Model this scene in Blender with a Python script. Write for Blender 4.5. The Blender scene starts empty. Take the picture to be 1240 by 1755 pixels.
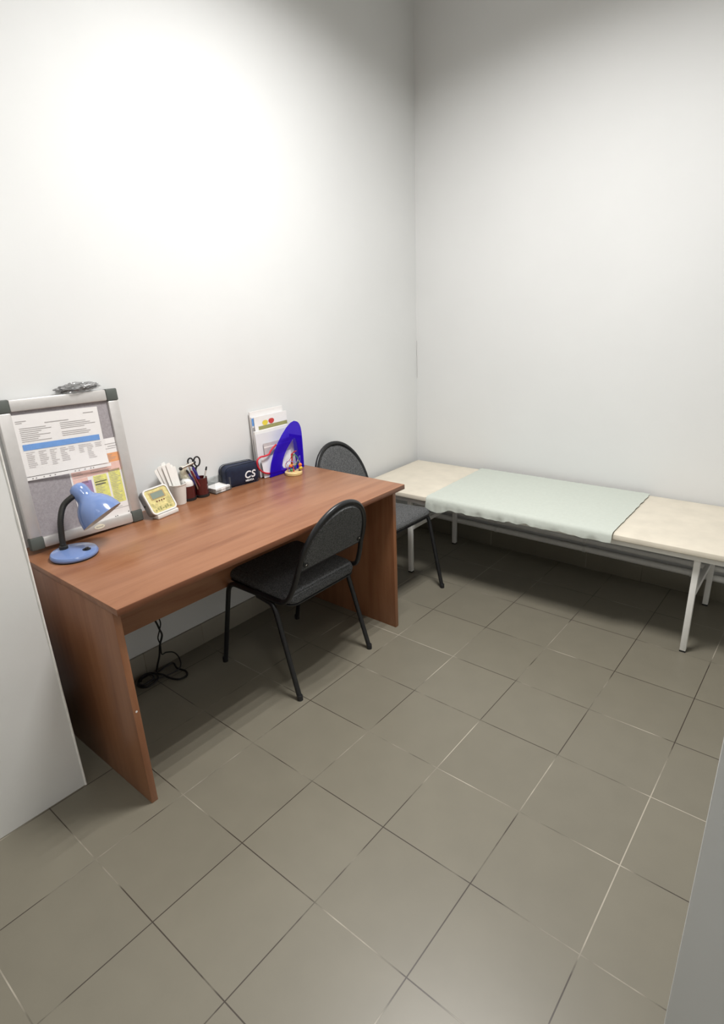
import bpy, bmesh, math, random
from mathutils import Vector, Matrix, Euler, noise
random.seed(7)
C = bpy.context.scene.collection
SC = bpy.context.scene
PI = math.pi

# ------------------------------------------------------------------ camera
cam_d = bpy.data.cameras.new('camera')
cam_d.sensor_fit = 'HORIZONTAL'
cam_d.sensor_width = 36.0
cam_d.lens = 1007.55 / 1240 * 36.0
cam_d.clip_start = 0.02
cam = bpy.data.objects.new('camera', cam_d)
C.objects.link(cam)
cam.location = (0.85823, -1.64447, 1.51272)
cam.rotation_euler = Euler((1.22162617, 0.0411521591, 0.68930171), 'XYZ')
SC.camera = cam

# ------------------------------------------------------------------ world, lights, exposure
w = bpy.data.worlds.new('world')
SC.world = w
w.use_nodes = True
w.node_tree.nodes['Background'].inputs[0].default_value = (1.0, 0.98, 0.95, 1)
w.node_tree.nodes['Background'].inputs[1].default_value = 0.0
CEIL = 3.10
def tube_or_fill_lamp(x, y, power, col=(1.0, 0.985, 0.975)):
    d = bpy.data.lights.new('ceiling_tube_or_fill', 'AREA')
    d.shape = 'RECTANGLE'; d.size = 0.03; d.size_y = 0.56
    d.energy = power; d.color = col; d.spread = math.radians(150)
    o = bpy.data.objects.new('ceiling_tube_or_fill', d)
    o.location = (x, y, CEIL - 0.02)
    C.objects.link(o)
for k in range(4):                                  # louvred four-tube fixture above the middle of the room
    tube_or_fill_lamp(-0.32 + 0.147 * k, 0.0, 12.0)
for k in range(4):                                  # weak unseen fill lamps added behind the photographer to lift the desk's near panel
    tube_or_fill_lamp(0.10 + 0.147 * k, -2.25, 0.4)
for k in range(4):                                  # added unseen lamps behind the right-hand jamb, put in to brighten the pier
    tube_or_fill_lamp(1.15 + 0.147 * k, -1.40, 3.4)
SC.view_settings.view_transform = 'Standard'
SC.view_settings.look = 'None'
SC.view_settings.gamma = 1.0
SC.view_settings.use_curve_mapping = False
SC.view_settings.exposure = 0.27
SC.cycles.max_bounces = 12
SC.cycles.diffuse_bounces = 4
SC.cycles.transparent_max_bounces = 24

# ------------------------------------------------------------------ materials
def srgb(r, g, b):
    f = lambda c: (c / 255 / 12.92) if c / 255 <= 0.04045 else ((c / 255 + 0.055) / 1.055) ** 2.4
    return (f(r), f(g), f(b), 1)

def mat(name, col, rough=0.5, metal=0.0, spec=0.5, var=0.06, scale=40, bump=0.0, bscale=200, coat=0.0):
    m = bpy.data.materials.new(name); m.use_nodes = True
    nt = m.node_tree; p = nt.nodes['Principled BSDF']
    p.inputs['Roughness'].default_value = rough
    p.inputs['Metallic'].default_value = metal
    p.inputs['Specular IOR Level'].default_value = spec
    p.inputs['Coat Weight'].default_value = coat
    tc = nt.nodes.new('ShaderNodeTexCoord')
    n = nt.nodes.new('ShaderNodeTexNoise'); n.inputs['Scale'].default_value = scale; n.inputs['Detail'].default_value = 4
    nt.links.new(tc.outputs['Object'], n.inputs['Vector'])
    r = nt.nodes.new('ShaderNodeValToRGB')
    r.color_ramp.elements[0].position = 0.3; r.color_ramp.elements[1].position = 0.7
    lo = tuple(c * (1 - var) for c in col[:3]) + (1,)
    hi = tuple(min(1, c * (1 + var)) for c in col[:3]) + (1,)
    r.color_ramp.elements[0].color = lo; r.color_ramp.elements[1].color = hi
    nt.links.new(n.outputs['Fac'], r.inputs['Fac'])
    nt.links.new(r.outputs['Color'], p.inputs['Base Color'])
    if bump:
        n2 = nt.nodes.new('ShaderNodeTexNoise'); n2.inputs['Scale'].default_value = bscale; n2.inputs['Detail'].default_value = 3
        nt.links.new(tc.outputs['Object'], n2.inputs['Vector'])
        b = nt.nodes.new('ShaderNodeBump'); b.inputs['Strength'].default_value = bump; b.inputs['Distance'].default_value = 0.002
        nt.links.new(n2.outputs['Fac'], b.inputs['Height']); nt.links.new(b.outputs['Normal'], p.inputs['Normal'])
    return m

def wood(name, axis, dark, mid, light, rough=0.33):
    m = bpy.data.materials.new(name); m.use_nodes = True
    nt = m.node_tree; p = nt.nodes['Principled BSDF']
    p.inputs['Roughness'].default_value = rough
    tc = nt.nodes.new('ShaderNodeTexCoord')
    mp = nt.nodes.new('ShaderNodeMapping')
    s = [16, 16, 16]; s['xyz'.index(axis)] = 1.3
    mp.inputs['Scale'].default_value = s
    nt.links.new(tc.outputs['Object'], mp.inputs['Vector'])
    n = nt.nodes.new('ShaderNodeTexNoise'); n.inputs['Scale'].default_value = 1.0
    n.inputs['Detail'].default_value = 7; n.inputs['Roughness'].default_value = 0.62; n.inputs['Distortion'].default_value = 0.6
    nt.links.new(mp.outputs['Vector'], n.inputs['Vector'])
    r = nt.nodes.new('ShaderNodeValToRGB'); e = r.color_ramp.elements
    e[0].position = 0.28; e[0].color = dark; e[1].position = 0.74; e[1].color = light
    k = e.new(0.5); k.color = mid
    nt.links.new(n.outputs['Fac'], r.inputs['Fac'])
    nt.links.new(r.outputs['Color'], p.inputs['Base Color'])
    return m

def tile(name, base, w_, h_, off, axes, mortar=0.0034, rough=0.38):
    """square ceramic tiles; axes picks which world axes run across and up the tile"""
    m = bpy.data.materials.new(name); m.use_nodes = True
    nt = m.node_tree; p = nt.nodes['Principled BSDF']
    g = nt.nodes.new('ShaderNodeTexCoord')
    sp = nt.nodes.new('ShaderNodeSeparateXYZ'); nt.links.new(g.outputs['Object'], sp.inputs[0])
    cb = nt.nodes.new('ShaderNodeCombineXYZ')
    for i in range(2):
        a = nt.nodes.new('ShaderNodeMath'); a.operation = 'ADD'; a.inputs[1].default_value = off[i]
        nt.links.new(sp.outputs['xyz'.index(axes[i])], a.inputs[0]); nt.links.new(a.outputs[0], cb.inputs[i])
    b = nt.nodes.new('ShaderNodeTexBrick'); b.offset = 0.0; b.squash = 1.0
    b.inputs['Scale'].default_value = 1.0
    b.inputs['Brick Width'].default_value = w_; b.inputs['Row Height'].default_value = h_
    b.inputs['Mortar Size'].default_value = mortar / 2; b.inputs['Mortar Smooth'].default_value = 0.15
    b.inputs['Bias'].default_value = 0.0
    nt.links.new(cb.outputs[0], b.inputs['Vector'])
    c1 = tuple(c * 0.965 for c in base[:3]) + (1,); c2 = tuple(c * 1.035 for c in base[:3]) + (1,)
    b.inputs['Color1'].default_value = c1; b.inputs['Color2'].default_value = c2
    # grout: worn pale in places, dirty in others
    n = nt.nodes.new('ShaderNodeTexNoise'); n.inputs['Scale'].default_value = 2.3; n.inputs['Detail'].default_value = 5
    nt.links.new(g.outputs['Object'], n.inputs['Vector'])
    r = nt.nodes.new('ShaderNodeValToRGB')
    e = r.color_ramp.elements
    e[0].position = 0.47; e[0].color = (0.050, 0.038, 0.028, 1); e[1].position = 0.60; e[1].color = (0.42, 0.38, 0.31, 1)
    k = e.new(0.52); k.color = tuple(c * 0.9 for c in base[:3]) + (1,)
    nt.links.new(n.outputs['Fac'], r.inputs['Fac']); nt.links.new(r.outputs['Color'], b.inputs['Mortar'])
    # faint cloudiness of the glaze
    n2 = nt.nodes.new('ShaderNodeTexNoise'); n2.inputs['Scale'].default_value = 9; n2.inputs['Detail'].default_value = 6
    nt.links.new(g.outputs['Object'], n2.inputs['Vector'])
    mx = nt.nodes.new('ShaderNodeMixRGB'); mx.blend_type = 'OVERLAY'; mx.inputs[0].default_value = 0.08
    nt.links.new(b.outputs['Color'], mx.inputs[1]); nt.links.new(n2.outputs['Fac'], mx.inputs[2])
    nt.links.new(mx.outputs[0], p.inputs['Base Color'])
    p.inputs['Roughness'].default_value = rough
    bp = nt.nodes.new('ShaderNodeBump'); bp.invert = True; bp.inputs['Strength'].default_value = 0.5; bp.inputs['Distance'].default_value = 0.001
    nt.links.new(b.outputs['Fac'], bp.inputs['Height']); nt.links.new(bp.outputs['Normal'], p.inputs['Normal'])
    return m

def fabric(name, dark, light, scale=900, rough=0.9):
    m = bpy.data.materials.new(name); m.use_nodes = True
    nt = m.node_tree; p = nt.nodes['Principled BSDF']; p.inputs['Roughness'].default_value = rough
    p.inputs['Specular IOR Level'].default_value = 0.2
    tc = nt.nodes.new('ShaderNodeTexCoord')
    n = nt.nodes.new('ShaderNodeTexNoise'); n.inputs['Scale'].default_value = scale * 0.22; n.inputs['Detail'].default_value = 8
    n.inputs['Roughness'].default_value = 0.8
    nt.links.new(tc.outputs['Object'], n.inputs['Vector'])
    r = nt.nodes.new('ShaderNodeValToRGB')
    r.color_ramp.elements[0].position = 0.40; r.color_ramp.elements[1].position = 0.60
    r.color_ramp.elements[0].color = dark; r.color_ramp.elements[1].color = light
    nt.links.new(n.outputs['Fac'], r.inputs['Fac']); nt.links.new(r.outputs['Color'], p.inputs['Base Color'])
    b = nt.nodes.new('ShaderNodeBump'); b.inputs['Strength'].default_value = 0.4; b.inputs['Distance'].default_value = 0.001
    nt.links.new(n.outputs['Fac'], b.inputs['Height']); nt.links.new(b.outputs['Normal'], p.inputs['Normal'])
    return m

def clear(name, col, gloss=0.12, body=None, bodyfac=0.0, rough=0.05):
    """thin see-through plastic: tinted transparency + gloss + a little body colour"""
    m = bpy.data.materials.new(name); m.use_nodes = True
    nt = m.node_tree; nt.nodes.clear()
    o = nt.nodes.new('ShaderNodeOutputMaterial')
    t = nt.nodes.new('ShaderNodeBsdfTransparent'); t.inputs[0].default_value = col
    g = nt.nodes.new('ShaderNodeBsdfGlossy'); g.inputs['Roughness'].default_value = rough
    lw = nt.nodes.new('ShaderNodeLayerWeight'); lw.inputs[0].default_value = gloss
    mx = nt.nodes.new('ShaderNodeMixShader')
    nt.links.new(lw.outputs['Fresnel'], mx.inputs[0])
    src = t
    if body:
        d = nt.nodes.new('ShaderNodeBsdfDiffuse'); d.inputs[0].default_value = body
        m2 = nt.nodes.new('ShaderNodeMixShader'); m2.inputs[0].default_value = bodyfac
        nt.links.new(t.outputs[0], m2.inputs[1]); nt.links.new(d.outputs[0], m2.inputs[2]); src = m2
    nt.links.new(src.outputs[0], mx.inputs[1]); nt.links.new(g.outputs[0], mx.inputs[2])
    nt.links.new(mx.outputs[0], o.inputs[0])
    return m

M = {}
M['wall'] = mat('wall_paint', (0.745, 0.752, 0.742, 1), 0.75, spec=0.25, var=0.012, scale=3, bump=0.08, bscale=90)
M['ceiling'] = mat('ceiling_paint', (0.80, 0.79, 0.77, 1), 0.9, var=0.02)
M['floor'] = tile('floor_tiles', (0.190, 0.173, 0.131, 1), 0.3, 0.3, (0, 0), 'xy')
M['skirt_l'] = tile('skirting_tiles_left', (0.30, 0.275, 0.225, 1), 0.3, 1.0, (0.0, 0.5), 'yz', mortar=0.0016)
M['skirt_b'] = tile('skirting_tiles_back', (0.190, 0.173, 0.131, 1), 0.3, 1.0, (0.15, 0.5), 'xz', mortar=0.003)
WD, WM, WL = (0.215, 0.080, 0.034, 1), (0.292, 0.126, 0.060, 1), (0.362, 0.168, 0.085, 1)
M['wood_y'] = wood('cherry_laminate_top', 'y', WD, WM, WL)
M['wood_z'] = wood('cherry_laminate_panel', 'z', WD, WM, WL)
M['edge'] = wood('dark_edge_band', 'y', (0.13, 0.045, 0.020, 1), (0.165, 0.060, 0.027, 1), (0.20, 0.075, 0.035, 1), 0.4)
M['black_metal'] = mat('black_enamel_tube', (0.010, 0.0105, 0.012, 1), 0.38, spec=0.5)
M['black_plastic'] = mat('black_plastic', (0.012, 0.012, 0.013, 1), 0.45)
M['grey_fabric'] = fabric('grey_weave', (0.036, 0.037, 0.038, 1), (0.150, 0.152, 0.153, 1))
M['grey_fabric2'] = fabric('grey_weave_seat', (0.034, 0.035, 0.036, 1), (0.135, 0.137, 0.138, 1))
M['piping'] = mat('black_piping', (0.014, 0.014, 0.015, 1), 0.6)
M['chrome'] = mat('chrome', (0.75, 0.75, 0.76, 1), 0.18, 1.0)
M['vinyl'] = mat('cream_vinyl', (0.66, 0.605, 0.50, 1), 0.42, var=0.055, scale=13, bump=0.1, bscale=300)
M['vinyl_under'] = mat('dark_underside_board', (0.06, 0.06, 0.065, 1), 0.8)
M['sheet'] = mat('mint_nonwoven', (0.525, 0.56, 0.505, 1), 0.9, spec=0.15, var=0.02, scale=60, bump=0.25, bscale=35)
M['white_metal'] = mat('white_powdercoat', (0.88, 0.87, 0.83, 1), 0.4, var=0.02)
M['pipe'] = mat('white_pipe', (0.88, 0.87, 0.83, 1), 0.4, var=0.03)
M['alu'] = mat('brushed_aluminium', (0.62, 0.60, 0.58, 1), 0.42, 0.55, var=0.03)
M['cap_grey'] = mat('dark_grey_cap', (0.085, 0.095, 0.085, 1), 0.5)
M['felt'] = fabric('mauve_grey_felt', (0.30, 0.275, 0.285, 1), (0.37, 0.345, 0.355, 1), 500)
M['paper'] = mat('white_paper', (0.82, 0.80, 0.78, 1), 0.6, var=0.015)
M['paper_cool'] = mat('white_paper_cool', (0.74, 0.75, 0.78, 1), 0.55, var=0.03, scale=12)
M['paper_grey'] = mat('grey_paper', (0.52, 0.49, 0.49, 1), 0.5, var=0.12, scale=30)
M['print'] = mat('grey_print', (0.36, 0.34, 0.33, 1), 0.7)
M['print_lt'] = mat('pale_print', (0.60, 0.57, 0.56, 1), 0.7)
M['print_dark'] = mat('dark_print', (0.07, 0.065, 0.06, 1), 0.7)
M['blue_print'] = mat('blue_print', srgb(96, 150, 215), 0.55)
M['orange_print'] = mat('orange_print', srgb(226, 160, 110), 0.6)
M['pink_print'] = mat('pink_print', srgb(228, 190, 178), 0.6)
M['yellow_print'] = mat('yellow_print', srgb(222, 220, 128), 0.6, var=0.12, scale=90)
M['purple_print'] = mat('purple_print', srgb(160, 132, 168), 0.6)
M['olive'] = mat('olive_print', srgb(148, 146, 92), 0.5)
M['yellow'] = mat('yellow_print_bright', srgb(225, 205, 70), 0.5)
M['red'] = mat('red_print', srgb(196, 62, 56), 0.5)
M['sleeve'] = clear('clear_sleeve', (0.97, 0.97, 0.97, 1), 0.08, (0.9, 0.88, 0.86, 1), 0.06, 0.12)
M['lamp_blue'] = mat('blue_lacquer', (0.165, 0.250, 0.49, 1), 0.16, spec=0.55, var=0.01, coat=0.3)
M['lamp_in'] = mat('lamp_reflector', (0.70, 0.66, 0.60, 1), 0.35)
M['bulb'] = mat('frosted_bulb', (0.8, 0.8, 0.78, 1), 0.2)
M['goose'] = mat('gooseneck_rubber', (0.014, 0.014, 0.012, 1), 0.42)
M['clk_body'] = mat('grey_plastic', (0.24, 0.25, 0.25, 1), 0.4)
M['clk_rim'] = mat('silver_white_rim', (0.72, 0.72, 0.69, 1), 0.3)
M['clk_face'] = mat('yellow_patterned_face', srgb(200, 188, 128), 0.5, var=0.25, scale=70)
M['lcd'] = mat('lcd', srgb(128, 140, 128), 0.25, var=0.03)
M['lcd_rim'] = mat('lcd_surround', srgb(176, 150, 100), 0.5)
M['button'] = mat('dark_red_button', srgb(110, 52, 34), 0.4)
M['cup_white'] = mat('white_cup', (0.78, 0.76, 0.71, 1), 0.4, var=0.01)
M['stick'] = mat('white_spatula', (0.88, 0.87, 0.83, 1), 0.55, var=0.02)
M['dark_red'] = mat('dark_red_plastic', (0.075, 0.010, 0.011, 1), 0.22, var=0.05, coat=0.3)
M['cream'] = mat('cream_cap', (0.78, 0.74, 0.58, 1), 0.45)
M['white_plastic'] = mat('white_plastic', (0.80, 0.79, 0.75, 1), 0.35)
M['pen_blue'] = mat('blue_pen', (0.03, 0.03, 0.20, 1), 0.3)
M['pen_violet'] = mat('violet_pen', (0.05, 0.03, 0.24, 1), 0.3)
M['pen_red'] = mat('red_pen', (0.20, 0.02, 0.03, 1), 0.3)
M['brush'] = mat('grey_pencil', (0.55, 0.52, 0.48, 1), 0.4)
M['brass'] = mat('hammer_steel', (0.55, 0.52, 0.46, 1), 0.3, 0.8)
M['acrylic'] = clear('clear_acrylic', (0.93, 0.94, 0.94, 1), 0.12, (0.8, 0.8, 0.8, 1), 0.05)
M['navy'] = mat('navy_nylon', (0.012, 0.019, 0.045, 1), 0.5, spec=0.35, var=0.15, scale=60, bump=0.3, bscale=500)
M['navy_zip'] = mat('black_zip', (0.008, 0.009, 0.013, 1), 0.55)
M['white_ink'] = mat('white_ink', (0.85, 0.86, 0.88, 1), 0.5)
M['blue_clear'] = clear('blue_translucent_plastic', (0.40, 0.33, 0.93, 1), 0.06, (0.05, 0.012, 0.60, 1), 0.38, 0.15)
M['steth'] = mat('red_tubing', srgb(196, 40, 58), 0.35)
M['maze_wood'] = mat('pale_wood', srgb(216, 190, 132), 0.45, var=0.05)
M['b_orange'] = mat('orange_bead', srgb(228, 120, 52), 0.3)
M['b_yellow'] = mat('yellow_bead', srgb(222, 190, 60), 0.3)
M['b_green'] = mat('green_bead', srgb(60, 130, 80), 0.3)
M['b_blue'] = mat('blue_bead', srgb(60, 50, 170), 0.3)
M['b_purple'] = mat('purple_bead', srgb(92, 60, 120), 0.3)
M['b_red'] = mat('red_bead', srgb(190, 50, 45), 0.3)
M['w_red'] = mat('red_wire', srgb(190, 50, 50), 0.35)
M['w_green'] = mat('green_wire', srgb(70, 140, 85), 0.35)
M['w_yellow'] = mat('yellow_wire', srgb(214, 204, 120), 0.35)
M['w_blue'] = mat('blue_wire', srgb(110, 120, 190), 0.35)
M['cord'] = mat('black_cord', (0.008, 0.008, 0.008, 1), 0.5)
M['bag'] = clear('crinkled_clear_film', (0.80, 0.80, 0.80, 1), 0.35, (0.75, 0.75, 0.75, 1), 0.18, 0.12)
M['bag_dark'] = mat('dark_contents', (0.03, 0.03, 0.03, 1), 0.25)
M['bead_white'] = mat('white_corner_bead', (0.86, 0.84, 0.79, 1), 0.5, bump=0.5, bscale=60)
M['pier'] = mat('pier_paint', (0.80, 0.80, 0.775, 1), 0.7, spec=0.25, var=0.015, scale=5, bump=0.08, bscale=90)

# ------------------------------------------------------------------ mesh helpers
class G:
    def __init__(s): s.bm = bmesh.new()
    def box(s, x0, x1, y0, y1, z0, z1, bev=0.0, seg=2, mtx=None):
        b = bmesh.new()
        bmesh.ops.create_cube(b, size=1.0)
        for v in b.verts:
            v.co = Vector(((x0 + x1) / 2 + v.co.x * (x1 - x0), (y0 + y1) / 2 + v.co.y * (y1 - y0), (z0 + z1) / 2 + v.co.z * (z1 - z0)))
        if bev: bmesh.ops.bevel(b, geom=b.edges[:], offset=bev, segments=seg, profile=0.5, affect='EDGES')
        s._add(b, mtx); return s
    def _add(s, b, mtx=None):
        if mtx is not None: b.transform(mtx)
        me = bpy.data.meshes.new('tmp'); b.to_mesh(me); b.free(); s.bm.from_mesh(me); bpy.data.meshes.remove(me)
    def rings(s, rings, cap0=True, cap1=True, closed=False, mtx=None):
        b = bmesh.new()
        vs = [[b.verts.new(p) for p in r] for r in rings]
        n = len(vs[0])
        lim = len(vs) if closed else len(vs) - 1
        for i in range(lim):
            a, c = vs[i], vs[(i + 1) % len(vs)]
            for j in range(n):
                b.faces.new((a[j], a[(j + 1) % n], c[(j + 1) % n], c[j]))
        if not closed:
            if cap0: b.faces.new(list(reversed(vs[0])))
            if cap1: b.faces.new(vs[-1])
        bmesh.ops.recalc_face_normals(b, faces=b.faces[:])
        s._add(b, mtx); return s
    def tube(s, pts, r, seg=12, closed=False, mtx=None):
        pts = [Vector(p) for p in pts]; n = len(pts)
        rr = r if isinstance(r, (list, tuple)) else [r] * n
        T = []
        for i in range(n):
            a = pts[i - 1] if (closed or i) else pts[i]
            c = pts[(i + 1) % n] if (closed or i < n - 1) else pts[i]
            T.append((c - a).normalized())
        up = Vector((0, 0, 1)) if abs(T[0].z) < 0.9 else Vector((1, 0, 0))
        N = (up - T[0] * up.dot(T[0])).normalized()
        R = []
        for i in range(n):
            N = (N - T[i] * N.dot(T[i])).normalized()
            B = T[i].cross(N)
            R.append([pts[i] + (N * math.cos(2 * PI * k / seg) + B * math.sin(2 * PI * k / seg)) * rr[i] for k in range(seg)])
        return s.rings(R, closed=closed, mtx=mtx)
    def lathe(s, prof, o=(0, 0, 0), axis=(0, 0, 1), seg=32, cap0=True, cap1=True):
        q = Vector((0, 0, 1)).rotation_difference(Vector(axis).normalized())
        o = Vector(o)
        R = [[o + q @ Vector((r * math.cos(2 * PI * k / seg), r * math.sin(2 * PI * k / seg), z)) for k in range(seg)] for r, z in prof]
        return s.rings(R, cap0, cap1)
    def sphere(s, c, r, sc=(1, 1, 1), seg=16):
        b = bmesh.new(); bmesh.ops.create_uvsphere(b, u_segments=seg, v_segments=max(8, seg // 2), radius=r)
        for v in b.verts: v.co = Vector((v.co.x * sc[0] + c[0], v.co.y * sc[1] + c[1], v.co.z * sc[2] + c[2]))
        s._add(b); return s
    def rloft(s, cx, cy, hx, hy, r, prof, n=6, mtx=None, zf=None):
        """stack of rounded rectangles: prof = [(inset, z), ...]"""
        R = []
        for ins, z in prof:
            rad = max(r - ins, 0.0008); ax, ay = hx - ins - rad, hy - ins - rad
            ring = []
            for q, (sx, sy) in enumerate(((1, 1), (-1, 1), (-1, -1), (1, -1))):
                for k in range(n + 1):
                    a = PI / 2 * (q + k / n)
                    x, y = cx + sx * ax + rad * math.cos(a), cy + sy * ay + rad * math.sin(a)
                    ring.append((x, y, z + (zf(x, y) if zf else 0)))
            R.append(ring)
        return s.rings(R, mtx=mtx)
    def prism(s, poly, f, t0, t1):
        """2-D polygon extruded; f(u, v, t) -> point"""
        return s.rings([[f(u, v, t0) for u, v in poly], [f(u, v, t1) for u, v in poly]])
    def holed(s, outer, inner, f, t0, t1):
        R = [[f(u, v, t0) for u, v in outer], [f(u, v, t1) for u, v in outer], [f(u, v, t1) for u, v in inner], [f(u, v, t0) for u, v in inner]]
        return s.rings(R, closed=True)
    def grid(s, f, nu, nv, thick=0.0):
        b = bmesh.new()
        vs = [[b.verts.new(f(i / nu, j / nv)) for j in range(nv + 1)] for i in range(nu + 1)]
        for i in range(nu):
            for j in range(nv):
                b.faces.new((vs[i][j], vs[i + 1][j], vs[i + 1][j + 1], vs[i][j + 1]))
        bmesh.ops.recalc_face_normals(b, faces=b.faces[:])
        if thick: bmesh.ops.solidify(b, geom=b.faces[:], thickness=thick)
        s._add(b); return s
    def bar(s, a, b_, wx, wy, bev=0.0):
        """square bar between two points"""
        a, b_ = Vector(a), Vector(b_); d = b_ - a
        q = Vector((0, 0, 1)).rotation_difference(d.normalized()).to_matrix().to_4x4()
        return s.box(-wx / 2, wx / 2, -wy / 2, wy / 2, 0, d.length, bev, mtx=Matrix.Translation(a) @ q)

def fillet(pts, r, n=6):
    pts = [Vector(p) for p in pts]; out = [pts[0]]
    for i in range(1, len(pts) - 1):
        a, p, c = pts[i - 1], pts[i], pts[i + 1]
        d0, d1 = (a - p), (c - p)
        t = min(r, d0.length * 0.48, d1.length * 0.48)
        s0, s1 = p + d0.normalized() * t, p + d1.normalized() * t
        for k in range(n + 1):
            u = k / n
            out.append(s0 * (1 - u) ** 2 + p * 2 * u * (1 - u) + s1 * u * u)
    out.append(pts[-1]); return out

def smooth_path(pts, n=8, closed=False):
    P = [Vector(p) for p in pts]; N = len(P); out = []
    rng = range(N) if closed else range(N - 1)
    for i in rng:
        p0 = P[i - 1] if (closed or i) else P[0]; p1 = P[i]
        p2 = P[(i + 1) % N]; p3 = P[(i + 2) % N] if (closed or i + 2 < N) else P[-1]
        for k in range(n):
            t = k / n
            out.append(0.5 * ((2 * p1) + (p2 - p0) * t + (2 * p0 - 5 * p1 + 4 * p2 - p3) * t * t + (3 * p1 - p0 - 3 * p2 + p3) * t ** 3))
    if not closed: out.append(P[-1])
    return out

def base_of(o):
    return Vector(o['_b']) if '_b' in o else (Vector(o.location) if o.parent is None else base_of(o.parent))
BASE = {}
def thing(name, label, cat, loc=(0, 0, 0), group=None):
    o = bpy.data.objects.new(name, None); C.objects.link(o)
    o.empty_display_size = 0.05
    o.location = loc; o['label'] = label; o['category'] = cat
    if group: o['group'] = group
    BASE[o.name] = Vector(loc)
    return o
def mesh_of(name, g, m, base, ang=35):
    me = bpy.data.meshes.new(name)
    for v in g.bm.verts: v.co -= base
    bmesh.ops.recalc_face_normals(g.bm, faces=g.bm.faces[:])
    g.bm.to_mesh(me); g.bm.free()
    me.polygons.foreach_set('use_smooth', [True] * len(me.polygons))
    me.set_sharp_from_angle(angle=math.radians(ang))
    me.materials.append(m)
    return me
def part(name, g, m, parent, label=None, ang=35):
    base = BASE[parent.name]
    o = bpy.data.objects.new(name, mesh_of(name, g, m, base, ang)); C.objects.link(o)
    o.parent = parent; BASE[o.name] = base
    if label: o['label'] = label
    return o
def solo(name, g, m, label, cat, loc=(0, 0, 0), group=None, ang=35):
    o = bpy.data.objects.new(name, mesh_of(name, g, m, Vector(loc), ang)); C.objects.link(o)
    o.location = loc; o['label'] = label; o['category'] = cat
    if group: o['group'] = group
    BASE[o.name] = Vector(loc)
    return o
def struct(name, g, m, ang=35):
    o = bpy.data.objects.new(name, mesh_of(name, g, m, Vector((0, 0, 0)), ang)); C.objects.link(o)
    o['kind'] = 'structure'; BASE[o.name] = Vector((0, 0, 0)); return o
def text_g(txt, size, mtx, extrude=0.0004, shear=0.0, bold=0.0, spacing=1.0):
    cu = bpy.data.curves.new('t', 'FONT'); cu.body = txt; cu.size = size; cu.extrude = extrude; cu.shear = shear; cu.offset = bold
    cu.space_character = spacing; cu.align_x = 'CENTER'; cu.align_y = 'CENTER'
    ob = bpy.data.objects.new('t', cu); C.objects.link(ob)
    dg = bpy.context.evaluated_depsgraph_get()
    me = bpy.data.meshes.new_from_object(ob.evaluated_get(dg))
    g = G(); g.bm.from_mesh(me); g.bm.transform(mtx)
    bpy.data.objects.remove(ob); bpy.data.curves.remove(cu); bpy.data.meshes.remove(me)
    return g

# ------------------------------------------------------------------ the room
WX, WY = -1.316, 1.512
RX, FY = 2.0, -3.2
g = G(); g.box(WX - 0.12, RX + 0.1, FY - 0.1, WY + 0.12, -0.1, 0.0); struct('floor', g, M['floor'])
g = G(); g.box(WX - 0.12, RX + 0.1, FY - 0.1, WY + 0.12, CEIL, CEIL + 0.1); struct('ceiling', g, M['ceiling'])
g = G(); g.box(WX - 0.12, WX, FY, WY, 0, CEIL); struct('wall_left', g, M['wall'])
g = G(); g.box(WX - 0.12, RX + 0.1, WY, WY + 0.12, 0, CEIL); struct('wall_back', g, M['wall'])
g = G(); g.box(RX, RX + 0.1, FY, WY, 0, CEIL); struct('wall_right', g, M['wall'])
g = G(); g.box(WX - 0.12, RX + 0.1, FY - 0.1, FY, 0, CEIL); struct('wall_front', g, M['wall'])
# the pier at the left of the opening the photographer stands in, and the jamb at its right
PX, PY = -0.905, -1.076
g = G(); g.box(WX, PX, FY, PY, 0, CEIL, 0.002); struct('wall_pier', g, M['pier'])
g = G()
zz = [CEIL * k / 90 for k in range(91)]
g.tube([(PX - 0.001 + 0.0012 * noise.noise((z * 9, 3, 1)), PY - 0.001, z) for z in zz], [0.0035 + 0.0022 * max(0, noise.noise((z * 14, 0.3, 5))) for z in zz], seg=8)
struct('trim_1', g, M['bead_white'])
g = G(); g.box(0.819, RX, -1.02, -0.90, 0, CEIL, 0.003); struct('wall_jamb', g, M['wall'])
g = G(); g.box(WX, -1.304, PY, WY, 0, 0.104, 0.002); struct('baseboard_left', g, M['skirt_l'])
g = G(); g.box(-1.304, RX, 1.501, WY, 0, 0.098, 0.002); struct('baseboard_back', g, M['skirt_b'])
g = G(); g.tube([(WX + 0.0015 + 0.002 * noise.noise((z * 20, 0, 0)) + 0.001, WY - 0.0006, z) for z in [1.02 + 0.012 * k for k in range(20)]], 0.0007, seg=5)
struct('wall_crack', g, M['print'])  # hairline crack at the wall corner, modelled as a thin dark tube

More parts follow.
